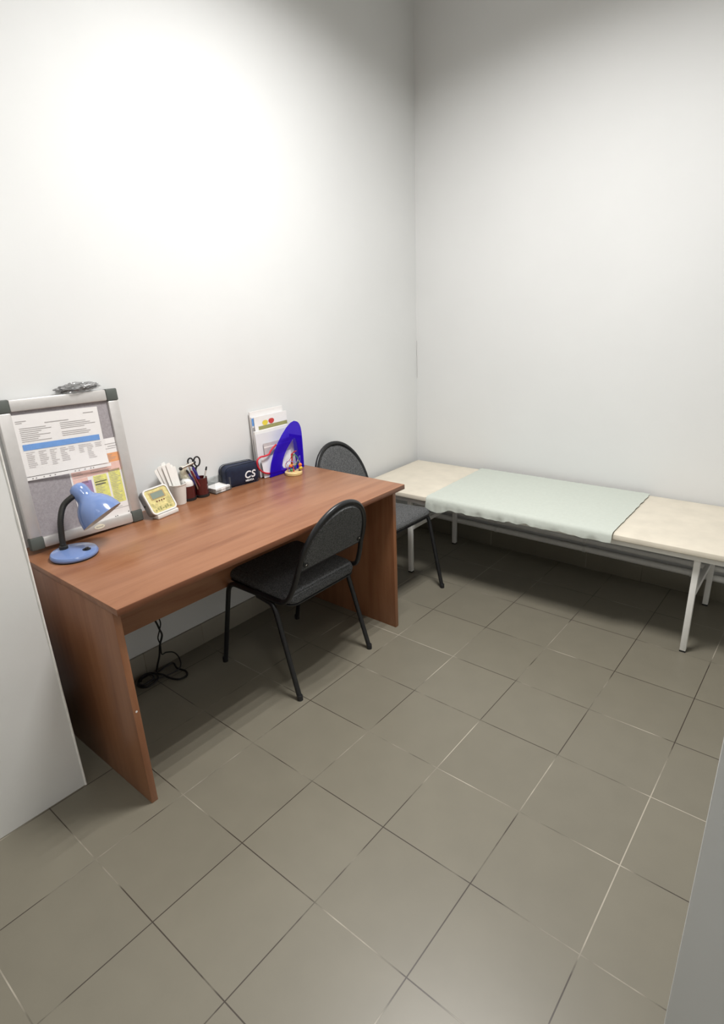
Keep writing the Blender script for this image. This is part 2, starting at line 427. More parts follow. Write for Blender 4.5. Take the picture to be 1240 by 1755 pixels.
# ------------------------------------------------------------------ desk
TZ = 0.725
desk = thing('writing_desk', 'large reddish wood laminate desk against the left wall', 'desk', (-0.965, -0.3, 0))
g = G(); g.box(-1.314, -0.614, -0.985, 0.388, TZ - 0.022, TZ, 0.0012); dt = part('desktop', g, M['wood_y'], desk)
g = G(); g.box(-0.6142, -0.6128, -0.985, 0.388, TZ - 0.0215, TZ - 0.0012, 0.0006); part('edge_band', g, M['edge'], dt, 'darker brown front edge band')
for y0, y1 in ((-0.983, -0.961), (0.347, 0.369)):
    g = G(); g.box(-1.300, -0.650, y0, y1, 0.0, TZ - 0.022, 0.001); sp = part('side_panel', g, M['wood_z'], desk)
    if y0 < 0:
        g = G(); g.lathe([(0.0045, 0), (0.0045, 0.0012), (0.003, 0.0018)], (-0.672, y1, 0.38), (0, 1, 0), 12); part('screw_cap', g, M['white_plastic'], sp, 'small white screw cap')
        g = G(); g.lathe([(0.0035, 0), (0.0035, 0.0012)], (-0.6505, (y0 + y1) / 2, 0.355), (1, 0, 0), 12); part('screw_cap', g, M['white_plastic'], sp, 'small white screw cap')
g = G(); g.box(-1.04, -1.022, -0.961, 0.347, 0.396, TZ - 0.022, 0.001); part('modesty_panel', g, M['wood_y'], desk)

# ------------------------------------------------------------------ chairs (local: faces +X)
def dpad(hw, z0, h, n=28, flat=1.0):
    pts = []
    for k in range(n + 1):
        a = PI * k / n
        pts.append((hw * math.cos(a), z0 + h * (max(0, math.sin(a)) ** flat)))
    return pts
def make_chair(label):
    t = thing('office_chair', label, 'chair', (0, 0, 0), 'black framed visitor chairs')
    lean = lambda z: -0.235 - 0.085 * ((z - 0.55) / 0.25)
    arch = [(lean(z), y, z) for y, z in dpad(0.188, 0.555, 0.233, 30, 0.92)]
    left = fillet([(0.238, 0.228, 0.012), (0.150, 0.221, 0.420), (-0.185, 0.213, 0.412), (-0.222, 0.196, 0.50), arch[0]], 0.05)
    right = [Vector((p.x, -p.y, p.z)) for p in reversed(left)]
    g = G(); g.tube(left[:-1] + [Vector(a) for a in arch] + right[1:], 0.0105, 12); part('frame', g, M['black_metal'], t)
    for s in (1, -1):
        g = G(); g.tube(fillet([(-0.02, s * 0.214, 0.404), (-0.115, s * 0.216, 0.395), (-0.225, s * 0.226, 0.012)], 0.035), 0.0105, 12)
        lg = part('rear_leg', g, M['black_metal'], t)
        g = G(); g.lathe([(0.0120, 0), (0.0120, 0.020), (0.0108, 0.023)], (-0.2275, s * 0.2262, 0.0), (0.02, 0, 1), 14); part('foot_cap', g, M['black_plastic'], lg)
        g = G(); g.lathe([(0.0120, 0), (0.0120, 0.020), (0.0108, 0.023)], (0.2405, s * 0.2282, 0.0), (-0.02, 0, 1), 14); part('foot_cap', g, M['black_plastic'], t)
    # seat pad, rounded, dipping at the back
    zf = lambda x, y: 0.05 * x - 0.012 * max(0, (-x - 0.10) / 0.1) ** 2
    g = G(); g.rloft(0.000, 0, 0.196, 0.206, 0.05, [(0.02, 0.416), (0.004, 0.420), (0.0, 0.432), (0.004, 0.445), (0.014, 0.454), (0.04, 0.459), (0.10, 0.461)], 7, zf=zf)
    part('seat', g, M['grey_fabric2'], t)
    g = G(); g.rloft(0.000, 0, 0.193, 0.203, 0.05, [(0.01, 0.408), (0.0, 0.410), (0.0, 0.415), (0.01, 0.417)], 7, zf=zf)
    part('seat_board', g, M['black_plastic'], t)
    # backrest: D-shaped upholstered panel with a piped edge
    dp = dpad(0.175, 0.553, 0.221, 30, 0.92)
    dp = [(u * 1.0, v) for u, v in dp]
    cu = lambda y: -0.020 * (1 - (y / 0.18) ** 2)
    def ring(ins, dx):
        k = 1 - ins / 0.176
        return [(lean(0.553 + (v - 0.553) * k + ins * 0.5) + cu(u) * 0.6 + dx, u * k, 0.553 + (v - 0.553) * k + ins * 0.5) for u, v in dp]
    g = G(); g.rings([ring(0.03, 0.020), ring(0.008, 0.018), ring(0.0, 0.011), ring(0.0, 0.001), ring(0.008, -0.005), ring(0.03, -0.006)])
    bk = part('backrest', g, M['grey_fabric'], t)
    ed = ring(-0.001, 0.006)
    g = G(); g.tube(ed, 0.0062, 8, closed=True); part('piping', g, M['piping'], bk)
    for (y, z) in ((0.158, 0.580), (-0.158, 0.580), (0.012, 0.752)):
        g = G(); g.box(lean(z) - 0.0085, lean(z) - 0.0045, y - 0.012, y + 0.012, z - 0.010, z + 0.022, 0.003); br = part('bracket', g, M['black_metal'], bk)
        g = G(); g.lathe([(0.004, 0), (0.0038, 0.0022), (0.002, 0.0032)], (lean(z) - 0.0085, y, z), (-1, 0, -0.3), 12); part('screw', g, M['chrome'], bk, 'bright metal screw')
    return t
def copy_tree(o, parent=None):
    c = o.copy(); C.objects.link(c)
    if parent: c.parent = parent
    for ch in list(o.children): copy_tree(ch, c)
    return c
chair = make_chair('grey and black chair pushed under the desk front, its back to the camera')
chair2 = copy_tree(chair)
chair2['label'] = 'grey and black chair between the desk end and the couch, back to the wall'
chair.location = (-0.866, -0.098, 0); chair.rotation_euler = (0, 0, PI + 0.012)
chair2.location = (-0.936, 0.607, 0); chair2.rotation_euler = (0, 0, math.radians(-1.0))

# ------------------------------------------------------------------ examination couch (local u along, v into the wall)
couch = thing('examination_couch', 'long cream vinyl couch on a white steel frame along the back wall', 'couch', (0, 0, 0))
LU, LV = 1.455, 0.522
for u0, u1 in ((-0.318, 0.152), (0.155, 1.082), (1.084, 1.772)):
    hx, hy = (u1 - u0) / 2, (0.588 + 0.038) / 2
    g = G(); g.rloft((u0 + u1) / 2, (0.588 - 0.038) / 2, hx, hy, 0.022, [(0.008, 0.4685), (0.001, 0.473), (0.0, 0.483), (0.004, 0.494), (0.014, 0.500), (0.04, 0.503), (0.1, 0.504)], 6)
    cs = part('cushion', g, M['vinyl'], couch)
    g = G(); g.box(u0 + 0.012, u1 - 0.012, 0.06, 0.50, 0.462, 0.469); part('base_board', g, M['vinyl_under'], cs, 'dark board under the cushion')
B = 0.024
for u, v in ((0, 0), (LU - B, 0), (0, LV - B), (LU - B, LV - B)):
    g = G(); g.box(u, u + B, v, v + B, 0.006, 0.445, 0.002); lg = part('leg', g, M['white_metal'], couch)
    g = G(); g.box(u - 0.0005, u + B + 0.0005, v - 0.0005, v + B + 0.0005, 0, 0.008, 0.001); part('foot_cap', g, M['black_plastic'], lg)
for v in (0, LV - B):
    g = G(); g.box(-0.25, LU + 0.25, v - (0.012 if v == 0 else 0), v + B, 0.4405, 0.4683, 0.002); part('side_rail', g, M['white_metal'], couch)
for u in (-0.25, 0.0, LU - B, LU + 0.226):
    g = G(); g.box(u, u + B, B, LV - B, 0.4375, 0.4615, 0.002); part('cross_rail', g, M['white_metal'], couch)
for u in (0.0, LU - B):
    g = G(); g.box(u + 0.002, u + B - 0.002, B, LV - B, 0.262, 0.286, 0.002); part('end_bar', g, M['white_metal'], couch)
g = G()
g.tube(smooth_path([(0.20, 0.48, 0.455), (0.205, 0.475, 0.40), (0.215, 0.46, 0.385), (0.23, 0.45, 0.395), (0.225, 0.455, 0.42)], 6), 0.004, 8)
part('hook', g, M['black_metal'], couch, 'small black hook under the couch')
couch.location = (-0.956, 0.884, 0); couch.rotation_euler = (0, 0, 0.0185)
CR = Matrix.Rotation(0.0185, 4, 'Z')
def cw(u, v, z): return Vector((-0.956, 0.884, 0)) + CR @ Vector((u, v, z))

# pale mint sheet over the middle of the couch, hanging over the front edge
def drop(s):
    a = 0.030 - 0.012 * s
    return a + 0.014 * noise.noise((s * 9, 1.3, 0)) + 0.008 * noise.noise((s * 23, 4.0, 2)) + 0.018 * math.exp(-((s - 0.09) / 0.055) ** 2)
def sheet_pt(s, t):
    ue = 0.157 + s * 0.956
    d = drop(s)
    flat = 0.62
    L = flat + 0.028 + d
    q = t * L
    wr = 0.0022 * noise.noise((s * 14, q * 9, 3)) + 0.0012 * noise.noise((s * 40, q * 30, 1))
    ue += 0.004 * noise.noise((q * 25, s > 0.5, 9)) * (abs(s - 0.5) * 2) ** 6
    if q < flat - 0.012:
        return cw(ue, 0.578 - q, 0.5075 + abs(wr))
    r = 0.026
    a = (q - (flat - 0.012)) / r
    if a < PI / 2:
        return cw(ue, 0.578 - (flat - 0.012) - r * math.sin(a), 0.5075 - r + r * math.cos(a) + abs(wr))
    e = q - (flat - 0.012) - r * PI / 2
    wave = (0.009 * noise.noise((s * 17, 7, 0)) + 0.005 * noise.noise((s * 41, 2, 0))) * min(1, e / 0.03)
    return cw(ue, 0.578 - (flat - 0.012) - r - 0.002 - max(-0.004, wave) - 0.10 * e, 0.5075 - r - e)
g = G(); g.grid(sheet_pt, 160, 90, 0.0008)
sheet = solo('disposable_sheet', g, M['sheet'], 'thin pale mint sheet spread over the middle of the couch', 'sheet', tuple(cw(0.63, 0.27, 0.505)), ang=60)

# ------------------------------------------------------------------ heating pipes at the foot of the back wall
for z, r, lab in ((0.131, 0.0170, 'thick white pipe along the foot of the back wall, the lower one'), (0.181, 0.0125, 'thinner white pipe along the foot of the back wall, the upper one')):
    t = thing('wall_pipe', lab, 'pipe', (0, 1.47, z), 'white pipes along the back wall')
    g = G(); g.tube([(-1.31, 1.470, z), (0.2, 1.470, z), (1.99, 1.470, z)], r, 16); part('pipe', g, M['pipe'], t)
    for x in (-0.70, -0.155, 0.39, 0.93):
        g = G(); g.box(x - 0.008, x + 0.008, 1.470 - r - 0.003, 1.511, z - 0.005, z + 0.005, 0.002); g.lathe([(r + 0.0025, -0.008), (r + 0.0025, 0.008)], (x, 1.470, z), (1, 0, 0), 20)
        part('pipe_clip', g, M['white_plastic'], t)

# ------------------------------------------------------------------ pin board leaning on the wall
BW, BH = 0.420, 0.512
bx0, bx1 = -1.214, -1.279                       # x of the front face at the foot and at the top
tilt = math.atan2(bx0 - bx1, math.sqrt(BH ** 2 - (bx0 - bx1) ** 2))
U = Vector((0, 1, 0)); V = Vector((-math.sin(tilt), 0, math.cos(tilt))); N_ = U.cross(V).normalized()
rot = Matrix.Rotation(math.radians(-2.0), 3, N_)
U, V = rot @ U, rot @ V
BO = Vector((bx0, -0.536, TZ + 0.001)) - U * BW
BO.z = BO.z
BM = Matrix(((U.x, V.x, N_.x, BO.x), (U.y, V.y, N_.y, BO.y), (U.z, V.z, N_.z, BO.z), (0, 0, 0, 1)))
board = thing('notice_board', 'small aluminium framed notice board leaning on the wall behind the blue lamp', 'notice board', tuple(BO + U * BW / 2))
def bb(a0, a1, b0, b1, c0, c1, bev=0.0):
    g = G(); g.box(a0, a1, b0, b1, c0, c1, bev, mtx=BM); return g
FW = 0.043
part('felt_panel', bb(0.02, BW - 0.02, 0.02, BH - 0.02, -0.019, -0.011), M['felt'], board)
for a0, a1, b0, b1 in ((FW, BW - FW, 0.002, FW - 0.004), (FW, BW - FW, BH - FW + 0.002, BH - 0.001), (0.001, FW - 0.001, FW, BH - FW), (BW - FW + 0.001, BW - 0.001, FW, BH - FW)):
    g = bb(a0, a1, b0, b1, -0.024, 0.0, 0.0045)
    part('frame_rail', g, M['alu'], board)
for a in (0, BW - FW):
    for b in (0, BH - FW):
        part('corner_cap', bb(a - 0.0005, a + FW + 0.0005, b, b + FW + 0.001, -0.0255, 0.0012, 0.004), M['cap_grey'], board)
g = G()
ring = [BM @ Vector((0.243 + 0.020 * math.cos(2 * PI * k / 24), 0.021 + 0.0085 * math.sin(2 * PI * k / 24), 0.0)) for k in range(24)]
ring2 = [p + N_ * 0.0014 for p in ring]
g.rings([ring, ring2]); pl_ = part('name_plate', g, M['cream'], board, 'small oval cream plate')
g = G()
for k in range(6): g.box(0.230 + 0.0045 * k, 0.2335 + 0.0045 * k, 0.0195, 0.0228, 0.0014, 0.0017, mtx=BM)
part('lettering', g, M['print'], pl_)

def sheet_on_board(name, label, cat, a0, b0, w_, h_, ang, depth, group=None):
    """local frame of one pinned sheet: x right, y up, z off the board"""
    m = BM @ Matrix.Translation((a0, b0, depth)) @ Matrix.Rotation(math.radians(ang), 4, 'Z')
    t = thing(name, label, cat, tuple((m @ Vector((w_ / 2, h_ / 2, 0)))), group)
    return t, m
def strips(m, rows, z=0.0006):
    g = G()
    for x0, x1, y, h in rows:
        g.box(x0, x1, y - h / 2, y + h / 2, z, z + 0.00015, mtx=m)
    return g
# portrait chart, yellow and green
t, m = sheet_on_board('printed_chart', 'portrait chart printed in yellow, orange and pink, low on the notice board', 'chart', 0.186, 0.033, 0.208, 0.300, 0.6, -0.0105)
g = G(); g.box(0, 0.208, 0, 0.300, 0, 0.0005, mtx=m); part('page', g, M['paper'], t)
part('orange_block', strips(m, [(0.128, 0.198, 0.228, 0.034)]), M['orange_print'], t, 'orange block')
part('pink_block', strips(m, [(0.006, 0.198, 0.193, 0.034), (0.006, 0.060, 0.165, 0.020)]), M['pink_print'], t, 'pink block')
part('purple_block', strips(m, [(0.036, 0.072, 0.135, 0.056)]), M['purple_print'], t, 'purple block')
part('yellow_block', strips(m, [(0.080, 0.132, 0.130, 0.088), (0.140, 0.186, 0.120, 0.128)]), M['yellow_print'], t, 'yellow block')
rows = [(0.083, 0.083 + random.uniform(0.02, 0.045), 0.168 - 0.006 * k, 0.0016) for k in range(13)] + [(0.143, 0.143 + random.uniform(0.02, 0.040), 0.178 - 0.006 * k, 0.0016) for k in range(20)]
rows += [(0.010, 0.010 + random.uniform(0.03, 0.06), 0.204 - 0.008 * k, 0.0015) for k in range(4)] + [(0.075, 0.075 + random.uniform(0.05, 0.1), 0.204 - 0.008 * k, 0.0015) for k in range(3)]
rows += [(0.150, 0.196, 0.279, 0.002), (0.160, 0.196, 0.270, 0.002), (0.145, 0.190, 0.262, 0.0015)] + [(0.132, 0.132 + random.uniform(0.02, 0.06), 0.238 - 0.005 * k, 0.0013) for k in range(5)]
rows += [(0.110, 0.165, 0.040, 0.0014), (0.120, 0.190, 0.034, 0.0014)]
part('printed_text', strips(m, rows, 0.0009), M['print'], t)
for rw in ((0.083, 0.128, 0.150, 0.0035), (0.083, 0.122, 0.140, 0.0035), (0.135, 0.141, 0.235, 0.006)): part('heading', strips(m, [rw], 0.001), M['print_dark'], t)
for x, y in ((0.200, 0.290), (0.198, 0.014), (0.185, 0.012), (0.130, 0.006), (0.138, 0.007)):
    g = G(); b = bmesh.new(); bmesh.ops.create_circle(b, cap_ends=True, radius=0.0021, segments=10); b.transform(m @ Matrix.Translation((x, y, 0.0012))); g._add(b)
    part('punch_hole', g, M['print_dark'], t)
# landscape schedule in a clear sleeve
t, m = sheet_on_board('schedule_page', 'landscape page with a blue banded table in a clear sleeve, high on the notice board', 'paper', 0.030, 0.240, 0.305, 0.222, -1.0, -0.0085)
def curl(x, y): return 0.010 * max(0, (0.10 - y) / 0.10) ** 2 * (x / 0.305) + 0.002 * math.sin(x * 9)
g = G(); g.grid(lambda s, q: m @ Vector((0.004 + s * 0.297, 0.012 + q * 0.208, 0.0002 + curl(0.004 + s * 0.297, 0.012 + q * 0.208))), 24, 20, 0.0004); part('page', g, M['paper'], t)
def cstrips(rows, z=0.0016):
    g = G()
    for x0, x1, y, h in rows:
        n = max(2, int((x1 - x0) / 0.0124))
        g.grid(lambda s, q: m @ Vector((x0 + s * (x1 - x0), y - h / 2 + q * h, z + curl(x0 + s * (x1 - x0), y - h / 2 + q * h))), n, 1, 0)
    return g
part('table_band', cstrips([(0.022, 0.288, 0.110, 0.020)]), M['blue_print'], t, 'blue header band')
rows = [(0.016, 0.050, 0.198, 0.002), (0.016, 0.036, 0.192, 0.0018), (0.245, 0.283, 0.203, 0.0025), (0.108, 0.190, 0.186, 0.0022)]
for k in range(8):
    rows.append((0.024, random.uniform(0.075, 0.135), 0.174 - 0.0063 * k, 0.0017))
    if k != 4: rows.append((0.158, random.uniform(0.21, 0.285), 0.178 - 0.0063 * k, 0.0017))
part('printed_text', cstrips(rows), M['print'], t)
rows = []
for c_, n_ in ((0.028, 9), (0.068, 8), (0.105, 9), (0.140, 8), (0.170, 3), (0.205, 5), (0.234, 9), (0.266, 3)):
    for k in range(n_): rows.append((c_, c_ + random.uniform(0.014, 0.030), 0.092 - 0.0062 * k, 0.0030))
part('table_text', cstrips(rows), M['print_lt'], t)
g = G(); g.grid(lambda s, q: m @ Vector((s * 0.305, q * 0.222, 0.0026 + curl(s * 0.305, q * 0.222))), 24, 20, 0.0); sl = part('sleeve', g, M['sleeve'], t, 'clear plastic sleeve')
g = G(); g.grid(lambda s, q: m @ Vector((s * 0.305, -0.001 + q * 0.011, 0.0030 + curl(s * 0.305, 0))), 12, 1, 0.0); part('punched_strip', g, M['paper'], sl)
for x in (0.030, 0.041, 0.066, 0.086, 0.103, 0.172, 0.186, 0.207, 0.228, 0.238):
    g = G(); b = bmesh.new(); bmesh.ops.create_circle(b, cap_ends=True, radius=0.0026, segments=10); b.transform(m @ Matrix.Translation((x, 0.0045, 0.0036 + curl(x, 0)))); g._add(b)
    part('punch_hole', g, M['print'], sl)

# crumpled clear bag lying on the board's top rail
top = BM @ Vector((0.285, BH, -0.012))
bag = thing('plastic_bag', 'crumpled clear plastic bag with dark bits inside, lying on top of the notice board', 'bag', tuple(top))
g = G(); b = bmesh.new(); bmesh.ops.create_icosphere(b, subdivisions=5, radius=1.0)
for v in b.verts:
    d = v.co.copy(); k = 1 + 0.28 * noise.noise(d * 2.2) + 0.16 * noise.noise(d * 5.5) + 0.09 * noise.noise(d * 12)
    v.co = Vector((d.x * 0.026 * k, d.y * 0.074 * k, d.z * 0.017 * k))
zmin = min(v.co.z for v in b.verts)
for v in b.verts: v.co.z = max(v.co.z, zmin * 0.72)
b.transform(Matrix.Translation(top + Vector((0, 0, -zmin * 0.72 + 0.003))))
g._add(b); part('film', g, M['bag'], bag, ang=25)
g = G()
for k in range(7):
    y = -0.048 + 0.015 * k
    g.tube(smooth_path([top + Vector((0.010 - 0.003 * (k % 3), y - 0.02, 0.010 + 0.002 * (k % 2))), top + Vector((0.014, y, 0.013 + 0.003 * math.sin(k * 2))), top + Vector((0.008, y + 0.022, 0.011 + 0.003 * math.cos(k)))], 5), 0.0034, 7)
part('contents', g, M['bag_dark'], bag, 'dark strips inside the bag')

# ------------------------------------------------------------------ blue desk lamp
LC = Vector((-1.096, -0.870, TZ))
lamp = thing('desk_lamp', 'glossy blue gooseneck lamp on the near left corner of the desk', 'lamp', tuple(LC))
g = G(); g.lathe([(0.074, 0), (0.0755, 0.0015), (0.0755, 0.005)], LC, seg=48); part('rubber_rim', g, M['black_plastic'], lamp)
g = G(); g.lathe([(0.076, 0.005), (0.0775, 0.008), (0.0770, 0.013), (0.073, 0.0185), (0.060, 0.0215), (0.03, 0.023), (0.001, 0.0235)], LC, seg=48); part('base', g, M['lamp_blue'], lamp)
sw = Vector((-1.060, -0.842, TZ + 0.0225))
g = G(); g.lathe([(0.0135, 0), (0.0135, 0.0012), (0.012, 0.0018)], sw, seg=24); s_ = part('switch', g, M['navy_zip'], lamp, 'dark round rocker switch')
g = G(); g.box(-0.0045, 0.0045, -0.008, 0.008, 0.0012, 0.0060, 0.001, mtx=Matrix.Translation(sw) @ Matrix.Rotation(0.7, 4, 'Z')); part('rocker', g, M['black_plastic'], s_)
tip = Vector((-1.157, -0.797, 0.948)); op = Vector((-1.084, -0.754, 0.832))
ax = (op - tip).normalized()
nk = [(-1.132, -0.886, TZ + 0.021), (-1.136, -0.883, TZ + 0.06), (-1.142, -0.872, 0.845), (-1.150, -0.848, 0.890), tuple(tip + ax * 0.034 + Vector((0, -0.026, -0.004)))]
path = smooth_path(nk, 26)
g = G(); g.tube(path, [0.0100 + 0.0004 * math.sin(k * 2.1) for k in range(len(path))], 14); part('gooseneck', g, M['goose'], lamp)
g = G(); g.lathe([(0.0145, -0.002), (0.0145, 0.012), (0.011, 0.014)], nk[0], seg=20); part('collar', g, M['goose'], lamp)
prof = [(0.004, 0.0), (0.015, 0.002), (0.024, 0.008), (0.0290, 0.018), (0.0302, 0.030), (0.0298, 0.044), (0.0305, 0.054), (0.0345, 0.062), (0.0430, 0.070), (0.0530, 0.080), (0.0620, 0.094), (0.0690, 0.110), (0.0735, 0.127), (0.0755, 0.142)]
g = G(); g.lathe(prof, tip, ax, 48, cap1=False)
shade = part('shade', g, M['lamp_blue'], lamp)
g = G(); g.lathe([(0.0755, 0.142), (0.0740, 0.142), (0.0718, 0.127), (0.0672, 0.110), (0.0602, 0.094), (0.0510, 0.080), (0.0410, 0.070), (0.0320, 0.063), (0.0285, 0.056), (0.002, 0.052)], tip, ax, 48, cap0=False)
part('reflector', g, M['lamp_in'], shade, 'pale inside of the shade')
g = G(); g.sphere(tip + ax * 0.096, 0.025); g.lathe([(0.013, 0.056), (0.013, 0.082)], tip, ax, 20); part('bulb', g, M['bulb'], shade)

# ------------------------------------------------------------------ digital timer in front of the board
def frame_from(o, r, u):
    r = Vector(r).normalized(); n = r.cross(Vector(u)).normalized(); u = n.cross(r)
    return Matrix(((r.x, u.x, n.x, o[0]), (r.y, u.y, n.y, o[1]), (r.z, u.z, n.z, o[2]), (0, 0, 0, 1)))
cm = frame_from((-1.176, -0.458, TZ + 0.019), (-0.02, 0.124, 0.0), (-0.060, 0.012, 0.098))
clock = thing('digital_timer', 'grey tabletop timer with a yellow face and small screen beside the notice board', 'timer', (-1.19, -0.458, TZ))
hw, hh = 0.061, 0.054
g = G(); g.rloft(0, hh, hw, hh, 0.018, [(0.012, -0.040), (0.004, -0.036), (0.0, -0.024), (0.0, -0.004), (0.001, 0.0)], 6, mtx=cm); part('case', g, M['clk_body'], clock)
def rr(hx, hy, r, n=6, cy=hh):
    out = []
    for q, (sx, sy) in enumerate(((1, 1), (-1, 1), (-1, -1), (1, -1))):
        for k in range(n + 1):
            a = PI / 2 * (q + k / n); out.append((sx * (hx - r) + r * math.cos(a), cy + sy * (hy - r) + r * math.sin(a)))
    return out
fl = lambda u, v, t: cm @ Vector((u, v, t))
g = G(); g.holed(rr(hw + 0.0005, hh + 0.0005, 0.018), rr(hw - 0.0055, hh - 0.0055, 0.013), fl, -0.002, 0.0045); part('rim', g, M['clk_rim'], clock, 'pale shiny rim')
g = G(); g.prism(rr(hw - 0.005, hh - 0.005, 0.013), fl, -0.0005, 0.0012); fc = part('face', g, M['clk_face'], clock, 'yellow patterned face')
g = G(); g.prism(rr(0.036, 0.0155, 0.002, cy=0.075), fl, 0.0012, 0.0022); sc_ = part('screen_surround', g, M['lcd_rim'], fc)
g = G(); g.prism(rr(0.030, 0.0125, 0.001, cy=0.075), fl, 0.0022, 0.0028); part('screen', g, M['lcd'], sc_, 'grey screen')
for k in range(4):
    g = G(); g.lathe([(0.0030, 0), (0.0030, 0.0016), (0.0018, 0.0024)], cm @ Vector((-0.0165 + 0.012 * k, 0.050, 0.0012)), cm.to_3x3() @ Vector((0, 0, 1)), 12); part('button', g, M['button'], fc, 'small dark red button')
g = G()
for k in range(7): g.box(-0.042 + 0.012 * k, -0.034 + 0.012 * k, 0.012 + 0.003 * (k % 2), 0.020 + 0.004 * (k % 3), 0.0012, 0.0015, mtx=cm)
for k in range(5): g.box(-0.046, -0.030 - 0.002 * k, 0.028 + 0.004 * k, 0.0295 + 0.004 * k, 0.0012, 0.0015, mtx=cm)
for k in range(6): g.box(0.030 - 0.001 * k, 0.050, 0.026 + 0.005 * k, 0.0275 + 0.005 * k, 0.0012, 0.0015, mtx=cm)
part('print', g, M['olive'], fc)
g = G(); g.box(-0.050, 0.054, -0.020, 0.020, -0.0165, 0.0, 0.002, mtx=Matrix.Translation((-1.190, -0.456, TZ + 0.0172)) @ Matrix.Rotation(math.radians(98), 4, 'Z')); part('stand', g, M['white_plastic'], clock, 'white stand')
g = G(); g.lathe([(0.003, 0), (0.003, 0.004)], cm @ Vector((-hw, 0.05, -0.02)), (0, -1, 0), 10); part('side_knob', g, M['black_plastic'], clock)

# ------------------------------------------------------------------ white cup with spatulas
CP = Vector((-1.266, -0.335, TZ))
cup = thing('plastic_cup', 'white plastic cup full of white sticks behind the timer', 'cup', tuple(CP))
g = G(); g.lathe([(0.0265, 0.0), (0.0275, 0.001), (0.0365, 0.085), (0.0385, 0.0865), (0.0385, 0.0885), (0.0355, 0.0885), (0.0350, 0.084), (0.0262, 0.003)], CP, seg=40); part('wall', g, M['cup_white'], cup)
sticks = [(-0.010, -0.016, -1.279, -0.414, 0.890), (-0.002, -0.014, -1.277, -0.398, 0.900), (-0.006, -0.004, -1.280, -0.378, 0.910), (0.004, -0.010, -1.272, -0.380, 0.902), (0.008, 0.000, -1.270, -0.362, 0.906), (0.002, 0.008, -1.280, -0.346, 0.893), (0.012, 0.008, -1.272, -0.338, 0.886), (-0.008, 0.014, -1.284, -0.330, 0.880)]
slab = ['leftmost white spatula leaning out of the white cup', 'second white spatula from the left in the white cup', 'tallest white spatula in the white cup', 'white spatula just in front of the tallest one in the white cup', 'broad white spatula in the middle front of the white cup', 'white spatula right of the middle of the white cup', 'front right white spatula in the white cup', 'rightmost short white spatula in the white cup']
for (dx, dy, tx, ty, tz), lb in zip(sticks, slab):
    a = CP + Vector((dx, dy, 0.006)); bq = Vector((tx, ty, tz)); d = (bq - a)
    n = Vector((1, 0.15 * random.uniform(-1, 1), 0.2)).normalized(); r_ = d.normalized().cross(n).normalized()
    mm = frame_from(a, r_, d)
    hw_ = 0.0108; poly = [(-0.0085, 0), (0.0085, 0), (hw_, d.length * 0.7), (hw_, d.length - 0.004), (0.008, d.length), (-0.008, d.length), (-hw_, d.length - 0.004), (-hw_, d.length * 0.7)]
    g = G(); g.prism(poly, lambda u, v, t: mm @ Vector((u, v, t)), 0, 0.0016)
    solo('wooden_spatula', g, M['stick'], lb, 'spatula', tuple(a), 'white spatulas in the white cup')

# ------------------------------------------------------------------ twin dark red pen cups
def pen_cup(c, r, h, label):
    t = thing('pen_cup', label, 'pen cup', tuple(c), 'dark red pen cups')
    g = G(); g.lathe([(r * 0.97, 0), (r + 0.002, 0.001), (r + 0.002, 0.012), (r * 0.9, 0.0125)], c, seg=32); part('foot_ring', g, M['black_plastic'], t)
    g = G(); g.lathe([(r, 0.010), (r, h), (r - 0.0022, h), (r - 0.0022, 0.014)], c, seg=32); part('wall', g, M['dark_red'], t)
    return t
P1 = Vector((-1.276, -0.281, TZ)); P2 = Vector((-1.268, -0.218, TZ))
pen_cup(P1, 0.0300, 0.064, 'low dark red cup between the white cup and the taller red cup')
pen_cup(P2, 0.0295, 0.085, 'tall dark red pen cup holding scissors and pens')
bt = thing('plastic_bottle', 'white round bottle with a ribbed cream cap standing in the low red cup', 'bottle', tuple(P1 + Vector((0, 0, 0.013))))
g = G(); g.lathe([(0.024, 0.013), (0.0262, 0.015), (0.0262, 0.062), (0.0265, 0.072), (0.0245, 0.083), (0.019, 0.092), (0.014, 0.096)], P1, seg=32); part('body', g, M['white_plastic'], bt)
g = G(); g.lathe([(0.016, 0.096), (0.0165, 0.099), (0.0150, 0.100), (0.0165, 0.103), (0.0150, 0.105), (0.0165, 0.108), (0.0150, 0.110), (0.0160, 0.113), (0.0150, 0.126), (0.0145, 0.142), (0.012, 0.145)], P1 + Vector((-0.012, 0.0, 0)), seg=28); part('cap', g, M['cream'], bt, 'ribbed cream cap')
# scissors
sx = thing('scissors', 'black handled scissors standing in the tall red pen cup', 'scissors', (-1.272, -0.225, TZ + 0.015))
for s, cy, cz, ry, rz in ((0, -0.248, 0.884, 0.0125, 0.0165), (1, -0.2155, 0.879, 0.0150, 0.0205)):
    pts = [(-1.278, cy + ry * math.cos(a) * (1 + 0.1 * math.sin(a)), cz + rz * math.sin(a)) for a in [2 * PI * k / 26 for k in range(26)]]
    g = G(); g.tube(pts, 0.0034, 8, closed=True)
    g.tube(smooth_path([(-1.278, cy + (0.004 if s == 0 else -0.004), cz - rz), (-1.277, -0.2285, 0.842), (-1.274, -0.226, 0.80)], 6), [0.0042] * 13, 8)
    part('handle', g, M['black_plastic'], sx, 'black handle loop')
for s in (-1, 1):
    g = G(); g.bar((-1.274, -0.226 + s * 0.003, TZ + 0.016), (-1.274, -0.226 + s * 0.002, 0.805), 0.0016, 0.008); part('blade', g, M['chrome'], sx, 'steel blade')
